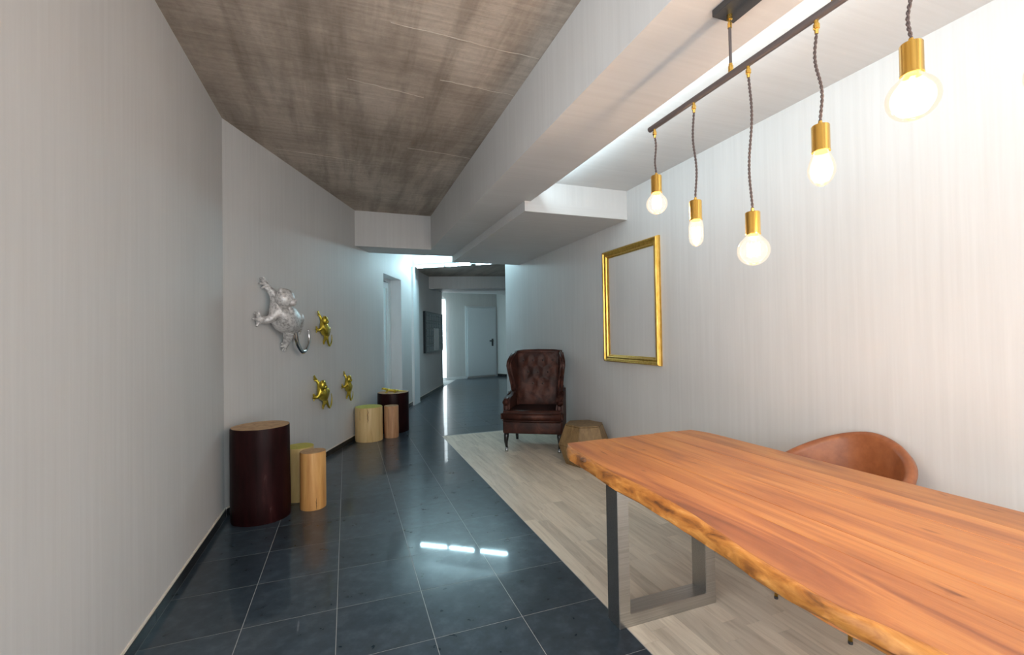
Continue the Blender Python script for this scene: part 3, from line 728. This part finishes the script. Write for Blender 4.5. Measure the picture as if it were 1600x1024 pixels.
for a, b in zip(rows, rows[1:]):
    for q in range(m_): bm.faces.new((a[q], a[(q+1) % m_], b[(q+1) % m_], b[q]))
bm.faces.new(rows[0]); bm.faces.new(rows[-1][::-1])
obj('shell', bm, M_TAN, tc, True, 70)
bm = bm_new()
pl = [(.20*math.cos(math.radians(a)), .202*math.sin(math.radians(a))) for a in range(-90, 91, 15)] + [(-.27, .202), (-.29, .17), (-.29, -.17), (-.27, -.202)]
prism(bm, pl, .375, .455, XY); bmesh.ops.bevel(bm, geom=list(bm.edges), offset=.018, segments=3, affect='EDGES'); obj('seat_cushion', bm, M_TAN, tc, True)
bm = bm_new(); prism(bm, [(p[0]*.98, p[1]*.98) for p in pl], .345, .374, XY); obj('seat_base', bm, M_TAN, tc)
for lx, ly in ((-.315, -.262), (-.315, .105), (.23, -.19), (.23, .19)):
    bm = bm_new(); tx = max(-.25, min(.16, lx*.8)); tube(bm, [(tx, ly*.85, .345), (lx, ly, .012)], [.013, .009], 12); l = obj('leg', bm, M_BRASS, tc, True)
    bm = bm_new(); tube(bm, [(lx, ly, .012), (lx, ly, 0)], .0095, 10); obj('foot_pad', bm, M_BLACKMETAL, l)

# ------------------------------------------------------------------ gilt picture frame
fr = tag(empty('picture_frame', (XR, 3.89, 1.69)), 'empty gilt picture frame hanging on the right wall', 'picture frame')
FY, FZ, FW = 0.475, 0.610, 0.078
prof = [(0, 0), (0, .020), (.006, .040), (.014, .047), (.024, .044), (.030, .034), (.040, .030), (.052, .034), (.060, .030), (.066, .018), (.078, .012), (.078, 0)]   # (inward, out of the wall)
cor = [(-FY, -FZ), (FY, -FZ), (FY, FZ), (-FY, FZ)]
for k in range(4):
    (ya, za), (yb, zb) = cor[k], cor[(k+1) % 4]
    bm = bm_new(); ra = []; rb = []
    for d, o in prof:
        ra.append(bm.verts.new((-o-.0008, ya - math.copysign(d, ya), za - math.copysign(d, za)))); rb.append(bm.verts.new((-o-.0008, yb - math.copysign(d, yb), zb - math.copysign(d, zb))))
    n = len(prof)
    for q in range(n): bm.faces.new((ra[q], ra[(q+1) % n], rb[(q+1) % n], rb[q]))
    bm.faces.new(ra); bm.faces.new(rb[::-1]); obj('frame_rail', bm, M_GOLDFRAME, fr)

# ------------------------------------------------------------------ logs
def log(name, label, c, r, h, mat, cutmat, seed, tilt=(0, 0), cracks=0):
    rr = random.Random(seed); ph = [rr.uniform(0, 6.28) for _ in range(6)]
    fn = lambda a, z: 1 + .018*math.sin(2*a+ph[0]) + .012*math.sin(3*a+ph[1]+z*1.5) + .006*math.sin(7*a+ph[2]+z*4) + .004*math.sin(13*a+ph[3])
    root = tag(empty(name, (*c, 0), rr.uniform(0, 6.28)), label, 'log', 'cut log stools along the left wall')
    bm = bm_new(); b = .012
    prof = [(r*.985, 0), (r, .012), (r*1.003, h*.25), (r*.995, h*.5), (r*1.0, h*.75), (r*.995, h-b), (r*.985, h-.003)]
    lathe(bm, prof, n=48, fn=fn)
    for v in bm.verts:
        if v.co.z > h-.02: v.co.z += tilt[0]*v.co.x + tilt[1]*v.co.y
    tr = obj('trunk', bm, mat, root, True, 50)
    bm = bm_new(); rings = []
    for f in (.985, .8, .6, .4, .2, .03):
        ring = []
        for k in range(48):
            a = 2*PI*k/48; q = r*.985*fn(a, h)*f
            x, y = q*math.cos(a), q*math.sin(a); ring.append(bm.verts.new((x, y, h + .0008*math.sin(f*60) + (-.0025 if f > .98 else 0) + tilt[0]*x + tilt[1]*y)))
        rings.append(ring)
    for a, b2 in zip(rings, rings[1:]):
        for k in range(48): bm.faces.new((a[k], a[(k+1) % 48], b2[(k+1) % 48], b2[k]))
    bm.faces.new(rings[-1])
    low = [bm.verts.new(v.co - Vector((0, 0, .0015))) for v in rings[0]]
    for k in range(48): bm.faces.new((rings[0][k], low[k], low[(k+1) % 48], rings[0][(k+1) % 48]))
    bm.faces.new(low)
    bm.transform(Matrix.Translation((0, 0, .001)))
    ct = obj('cut_face', bm, cutmat, root, True, 40)
    return root, fn
def crack(root, fn, r, ang_world, z0, z1, w, seed):
    rr = random.Random(seed); a0 = ang_world - root.rotation_euler.z
    bm = bm_new(); L = []; n = 9
    for i in range(n+1):
        t = i/n; z = z0+(z1-z0)*t; wid = w*math.sin(PI*min(.98, max(.03, t)))**.7*(1+.3*rr.uniform(-1, 1)); aa = a0 + rr.uniform(-.02, .02)
        row = []
        for s, dr in ((-1, -.004), (0, .0022), (1, -.004)):
            a = aa + s*wid/r; q = r*fn(a, z)*1.002 + dr; row.append(bm.verts.new((q*math.cos(a), q*math.sin(a), z)))
        L.append(row)
    for x, y in zip(L, L[1:]):
        for q in range(2): bm.faces.new((x[q], x[q+1], y[q+1], y[q]))
        bm.faces.new((x[2], x[0], y[0], y[2]))
    bm.faces.new(L[0]); bm.faces.new(L[-1][::-1]); obj('split', bm, M_CRACK, root)
log('log_stool', 'tall dark-barked log in front of the left wall corner', (-.640, 4.015), .205, .715, M_BARKDARK, M_CUTWARM, 3, (0, 0))
log('log_stool', 'yellow-topped log half hidden between the tall dark log and the slim pine log', (-.395, 4.335), .118, .455, M_LOGYEL, M_CUTYEL, 5)
r_, f_ = log('log_stool', 'slim peeled pine log right of the tall dark log nearest the corner', (-.272, 4.071), .099, .462, M_LOGPINE, M_CUTWARM, 8)
crack(r_, f_, .099, math.radians(-72), .004, .10, .006, 1)
log('log_stool', 'dark-barked log at the back with a gold lizard on top', (.640, 6.865), .225, .572, M_BARKDARK, M_CUTWARM, 11)
r_, f_ = log('log_stool', 'pale wide log with splits in front of the far dark log', (.275, 6.405), .182, .452, M_LOGPALE, M_CUTYEL, 14)
crack(r_, f_, .182, math.radians(-97), .25, .44, .010, 2); crack(r_, f_, .182, math.radians(-132), .29, .43, .005, 3)
r_, f_ = log('log_stool', 'slim rosy log right of the pale wide log', (.575, 6.45), .096, .437, M_LOGSMALL, M_CUTWARM, 17)
crack(r_, f_, .096, math.radians(-120), .04, .40, .004, 4); crack(r_, f_, .096, math.radians(-80), .08, .30, .002, 6)

# ------------------------------------------------------------------ climbing figures
def skin_mesh(name, joints, edges, sub=2):
    names = list(joints); idx = {n: i for i, n in enumerate(names)}
    me = bpy.data.meshes.new(name+'_cage'); me.from_pydata([joints[n][0] for n in names], [(idx[a], idx[b]) for a, b in edges], [])
    o = bpy.data.objects.new(name+'_cage', me); COL.objects.link(o)
    sk = o.modifiers.new('skin', 'SKIN'); sk.use_smooth_shade = True
    lay = me.skin_vertices[0].data if me.skin_vertices else None
    if lay is None:
        bm = bmesh.new(); bm.from_mesh(me); bm.verts.layers.skin.verify(); bm.to_mesh(me); bm.free(); lay = me.skin_vertices[0].data
    for n in names:
        rad = joints[n][1]; lay[idx[n]].radius = (rad, rad) if not isinstance(rad, tuple) else rad
    lay[0].use_root = True
    sb = o.modifiers.new('sub', 'SUBSURF'); sb.levels = sub; sb.render_levels = sub
    dg = bpy.context.evaluated_depsgraph_get(); dg.update()
    out = bpy.data.meshes.new_from_object(o.evaluated_get(dg)); out.name = name
    bpy.data.objects.remove(o); bpy.data.meshes.remove(me)
    for p in out.polygons: p.use_smooth = True
    return out
def fingers(J, E, root, base, dirs, ln, r):
    for k, (dx, dz) in enumerate(dirs):
        l = ln*(1-.18*abs(k-1.5)/1.5)
        J[f'{root}f{k}a'] = ((base[0]+dx*l*.45, base[1]-.004, base[2]+dz*l*.45), r); J[f'{root}f{k}b'] = ((base[0]+dx*l, base[1]+.004, base[2]+dz*l), r*.75)
        E.append((root, f'{root}f{k}a')); E.append((f'{root}f{k}a', f'{root}f{k}b'))
def figure_mesh():
    # wall coordinates: x along the wall, -y out of it, z up; the creature climbs up to the left
    J, E = {}, []
    J['hip'] = ((0.04, -0.095, -0.082), 0.088)
    J['belly'] = ((-0.105, -0.125, -0.015), 0.128)
    J['chest'] = ((-0.165, -0.12, 0.06), 0.108)
    J['neck'] = ((-0.18, -0.145, 0.105), 0.066)
    J['ua'] = ((-0.18, -0.095, 0.17), 0.05)
    J['ue'] = ((-0.196, -0.07, 0.215), 0.038)
    J['uw'] = ((-0.21, -0.045, 0.252), 0.03)
    J['uh'] = ((-0.222, -0.028, 0.288), 0.032)
    J['la'] = ((-0.24, -0.125, 0.025), 0.054)
    J['le'] = ((-0.275, -0.105, -0.035), 0.042)
    J['lw'] = ((-0.302, -0.055, -0.04), 0.031)
    J['lh'] = ((-0.33, -0.032, -0.035), 0.034)
    J['rk'] = ((0.185, -0.118, 0.012), 0.060)
    J['ra'] = ((0.275, -0.075, -0.075), 0.037)
    J['rf'] = ((0.335, -0.038, -0.115), 0.032)
    J['lk'] = ((-0.01, -0.115, -0.155), 0.058)
    J['lan'] = ((0.041, -0.075, -0.215), 0.038)
    J['lf'] = ((0.072, -0.036, -0.27), 0.035)
    J['ts'] = ((0.145, -0.08, -0.115), 0.046)
    E += [('hip', 'belly'), ('belly', 'chest'), ('chest', 'neck'), ('chest', 'ua'), ('ua', 'ue'), ('ue', 'uw'), ('uw', 'uh'), ('chest', 'la'), ('la', 'le'), ('le', 'lw'), ('lw', 'lh'),
          ('hip', 'rk'), ('rk', 'ra'), ('ra', 'rf'), ('hip', 'lk'), ('lk', 'lan'), ('lan', 'lf'), ('hip', 'ts')]
    fingers(J, E, 'uh', J['uh'][0], [(-.55, .85), (-.95, .55), (-1.05, .0), (-.75, -.55)], .095, .014)
    fingers(J, E, 'lh', J['lh'][0], [(-.15, 1.0), (-.75, .75), (-1.05, .05), (-.55, -.85)], .090, .014)
    fingers(J, E, 'lf', J['lf'][0], [(-.95, .35), (-.95, -.2), (-.65, -.75), (-.05, -1.0)], .075, .013)
    fingers(J, E, 'rf', J['rf'][0], [(.7, -.5), (.25, -.9), (-.25, -.9)], .060, .012)
    return skin_mesh('climbing_figure', J, E)
FIG = figure_mesh()
FIG_S = FIG.copy(); FIG_S.materials.clear(); FIG_S.materials.append(M_SILVER)
FIG.materials.clear(); FIG.materials.append(M_GOLD)
def head_mesh(mat):
    bm = bm_new()
    def ball(c, s, u=14, v=10):
        t = bmesh.ops.create_uvsphere(bm, u_segments=u, v_segments=v, radius=1.0)['verts']
        bmesh.ops.transform(bm, matrix=Matrix.Translation(c) @ Matrix.Diagonal((*s, 1)), verts=t)
    ball((0, 0, 0), (.092, .080, .090)); ball((.014, -.055, -.035), (.044, .045, .036)); ball((-.036, -.052, .014), (.017, .014, .017), 8, 6); ball((.046, -.050, .018), (.017, .014, .017), 8, 6)
    ball((-.062, .0, .060), (.026, .018, .030), 8, 6); ball((.085, .0, .052), (.028, .018, .028), 8, 6); ball((.018, -.092, -.020), (.015, .012, .011), 8, 6)
    me = bpy.data.meshes.new('head'); bm.to_mesh(me); bm.free(); me.materials.append(mat)
    for p in me.polygons: p.use_smooth = True
    return me
def tail_mesh(mat, r):
    bm = bm_new(); key = [(.135, -.080, -.095), (.160, -.082, -.16), (.185, -.080, -.225), (.235, -.076, -.292), (.318, -.072, -.346), (.405, -.066, -.328), (.475, -.062, -.255), (.490, -.060, -.180), (.470, -.060, -.105)]
    pts, rad = [], []
    for i in range(len(key)-1):
        p0, p1, p2, p3 = (Vector(key[max(0, min(len(key)-1, i+d))]) for d in (-1, 0, 1, 2))
        for s in range(6):
            t = s/6; pts.append(.5*((2*p1)+(p2-p0)*t+(2*p0-5*p1+4*p2-p3)*t*t+(3*p1-p0-3*p2+p3)*t**3)); u = (i+t)/(len(key)-1); rad.append(r*(1-.78*u**1.3))
    tube(bm, pts, rad, 12); me = bpy.data.meshes.new('tail'); bmesh.ops.recalc_face_normals(bm, faces=bm.faces); bm.to_mesh(me); bm.free(); me.materials.append(mat)
    for p in me.polygons: p.use_smooth = True
    return me
HS, HG = head_mesh(M_SILVER), head_mesh(M_GOLD); TS, TG = tail_mesh(M_CHROME, .036), tail_mesh(M_GOLD, .034)
def figure(label, s, z, scale, tilt, silver, group=None, hd=(-.190, -.185, .160)):
    mw = max(v.co.y for v in FIG.vertices)*scale
    x, y = wp(s, 0.0015 + max(0, mw)); root = empty('climbing_figurine', (x, y, z)); root.rotation_mode = 'XYZ'
    root.matrix_world = Matrix.Translation((x, y, z)) @ Matrix.Rotation(WANG, 4, 'Z') @ Matrix.Rotation(tilt, 4, 'Y') @ (Matrix.Scale(scale, 4) if silver else Matrix.Diagonal((scale*.85, scale*.82, scale*1.12, 1)))
    tag(root, label, 'figurine', group)
    for nm, me in (('body', FIG_S if silver else FIG), ('head', HS if silver else HG), ('tail', TS if silver else TG)):
        o = bpy.data.objects.new(nm, me); COL.objects.link(o); o.parent = root
        if nm == 'head': o.location = hd
        if nm == 'tail' and silver: o['label'] = 'mirror-chrome curled tail'
    return root
figure('large silver climbing animal figurine with curled chrome tail on the angled wall', .745, 1.600, 1.0, 0.0, True)
figure('gold climbing figurine right of the silver one, topmost of the three gold ones', 1.650, 1.500, .50, math.radians(2), False, 'gold climbing figurines on the angled wall')
figure('gold climbing figurine on the wall, lower left one above the logs', 1.585, .775, .56, math.radians(-6), False, 'gold climbing figurines on the angled wall')
figure('gold climbing figurine on the wall, lower right one, nearest the door', 2.300, .765, .46, math.radians(10), False, 'gold climbing figurines on the angled wall')
# lizard lying on the far dark log
J = {'b': ((0, 0, .030), .024), 'c': ((-.07, 0, .040), .024), 'n': ((-.105, 0, .056), .017), 'h': ((-.135, -.004, .066), .021), 'sn': ((-.165, -.008, .060), .012), 'p': ((.06, 0, .026), .020),
     't1': ((.12, .006, .018), .012), 't2': ((.18, .020, .012), .008), 't3': ((.22, .042, .009), .005)}
E_ = [('b', 'c'), ('c', 'n'), ('n', 'h'), ('h', 'sn'), ('b', 'p'), ('p', 't1'), ('t1', 't2'), ('t2', 't3')]
for nm, px, sgn in (('c', -.07, 1), ('c', -.07, -1), ('p', .06, 1), ('p', .06, -1)):
    k = f'{nm}{sgn}'; J[k+'e'] = ((px+.015, sgn*.045, .028), .010); J[k+'w'] = ((px-.010, sgn*.062, .009), .008); J[k+'t'] = ((px-.034, sgn*.070, .007), .007)
    E_ += [(nm, k+'e'), (k+'e', k+'w'), (k+'w', k+'t')]
lm = skin_mesh('lizard_body', J, E_); lm.materials.clear(); lm.materials.append(M_GOLD)
lz = min(v.co.z for v in lm.vertices)
for v in lm.vertices: v.co.z -= lz
lo_ = bpy.data.objects.new('lizard_figurine', lm); COL.objects.link(lo_); lo_.location = (.62, 6.80, .5750); lo_.rotation_euler = (0, 0, math.radians(-12)); lo_.scale = (.92, .92, .92)
tag(lo_, 'gold lizard figurine lying on top of the far dark log', 'figurine')

# ------------------------------------------------------------------ pendant lamp
LX, RODZ = 1.420, 2.400
pend = tag(empty('pendant_lamp', (LX, 1.13, BZ-.003)), 'bar pendant lamp with bare bulbs on twisted cords hanging over the table', 'lamp')
pinv = Matrix.Translation((-LX, -1.13, -(BZ-.003)))
def pp(name, bm, mat, smooth=True, parent=None, auto=40):
    bm.transform(pinv); return obj(name, bm, mat, parent or pend, smooth, auto)
bm = bm_new(); box(bm, LX-.055, .80, BZ-.032, LX+.055, 1.36, BZ-.0035)
bmesh.ops.bevel(bm, geom=list(bm.edges), offset=.002, segments=1, affect='EDGES'); pp('canopy', bm, M_BLACKMETAL, False)
for sy in (1.327, .93):
    bm = bm_new(); tube(bm, [(LX, sy, BZ-.075), (LX, sy, RODZ+.035)], .0055, 10); pp('stem', bm, M_GUNMETAL)
    bm = bm_new(); lathe(bm, [(.008, -.052), (.0085, -.032), (.006, -.030), (.006, -.020), (.0105, -.018), (.0105, 0)], (LX, sy, BZ-.032), 12); pp('stem_collar', bm, M_BRASS)
    bm = bm_new(); lathe(bm, [(.0095, 0), (.0095, .026), (.007, .028), (.007, .036)], (LX, sy, RODZ+.008), 12); pp('stem_collar', bm, M_BRASS)
bm = bm_new(); tube(bm, [(LX, 1.826, RODZ), (LX, .42, RODZ)], .0135, 16); pp('rod', bm, M_GUNMETAL)
bulbs = [(1.790, 2.160, 'globe', .050), (1.527, 1.962, 'tubular', .030), (1.247, 1.840, 'globe', .056), (.988, 2.050, 'pear', .039), (.738, 2.158, 'globe', .059), (.470, 2.085, 'globe', .059)]
def bulb_prof(kind, r):
    if kind == 'globe':
        L = [(.0165, .0), (.0175, -.018)]
        cz = -.030 - r*.92
        for i in range(1, 15):
            a = math.radians(28) + (PI-math.radians(28))*i/14; 
            if math.sin(a)*r > .004 or i == 14: L.append((max(.0005, r*math.sin(a)), cz + r*math.cos(a)))
        return L
    if kind == 'tubular': return [(.0155, 0), (.018, -.015), (.026, -.030), (r, -.048), (r, -.098), (r*.9, -.115), (r*.6, -.128), (r*.2, -.134), (.0005, -.135)]
    return [(.0155, 0), (.018, -.016), (.026, -.034), (r*.9, -.058), (r, -.076), (r*.96, -.094), (r*.75, -.114), (r*.42, -.128), (r*.12, -.133), (.0005, -.134)]
for k, (by, bz, kind, br) in enumerate(bulbs):
    bx = LX + (.004, -.003, .004, .006, .002, 0)[k]
    # twisted two-strand cord with a lazy bend
    z0, z1 = RODZ-.040, bz+.012; n = max(24, int((z0-z1)*240)); amp = .011*min(1, (z0-z1)/.3); sg = 1 if k % 2 else -1
    bm = bm_new()
    for ph in (0, PI):
        pts = []
        for i in range(n+1):
            t = i/n; z = z0+(z1-z0)*t
            dx = (bx-LX)*t; dy = sg*amp*math.sin(2*PI*t)*math.sin(PI*t)**.6; a = ph + (z0-z)*2*PI/.030
            pts.append((LX+dx+.0026*math.cos(a), by+dy+.0026*math.sin(a), z))
        tube(bm, pts, .0027, 6)
    pp('cord', bm, M_CORD)
    bm = bm_new(); lathe(bm, [(.0055, -.044), (.0065, -.030), (.0095, -.028), (.0095, -.014), (.0065, -.012), (.0065, 0)], (LX, by, RODZ-.011), 12); pp('cord_grip', bm, M_BRASS)
    bm = bm_new(); lathe(bm, [(.0245, -.085), (.0262, -.085), (.0262, -.080), (.0255, -.079), (.0255, -.003), (.0235, 0), (.007, .0), (.0055, .014)], (bx, by, bz), 28, capb=False)
    lathe(bm, [(.0245, -.085), (.0235, -.060), (.0005, -.058)], (bx, by, bz), 28, capb=False); pp('socket', bm, M_BRASS)
    prof_ = bulb_prof(kind, br)
    bm = bm_new(); lathe(bm, prof_, (bx, by, bz-.062), 28, capb=False, capt=True); gb = pp('bulb', bm, M_BULB)
    zc_ = -.062 + (min(p[1] for p in prof_) * .56)
    bm = bm_new(); hgt = .040 if kind != 'globe' else .042; fr_ = .014 if kind == 'tubular' else (.017 if kind == 'pear' else .019)
    pts = []
    for i in range(97):
        a = i/96*2*PI*8; zz = bz + zc_ + hgt*(.5-abs(((i/96)*8) % 1-.5)*2) ; aa = i/96*2*PI
        pts.append((bx+fr_*math.cos(aa), by+fr_*math.sin(aa), zz))
    tube(bm, pts, .0035, 5); pp('filament', bm, M_FIL, True, gb)
    ld = bpy.data.lights.new('bulb_lamp', 'POINT'); ld.energy = P_BULB; ld.color = WARM; ld.shadow_soft_size = .022
    lo = bpy.data.objects.new('bulb_lamp', ld); COL.objects.link(lo); lo.parent = pend; lo.location = (bx-LX, by-1.13, bz+zc_-(BZ-.003))
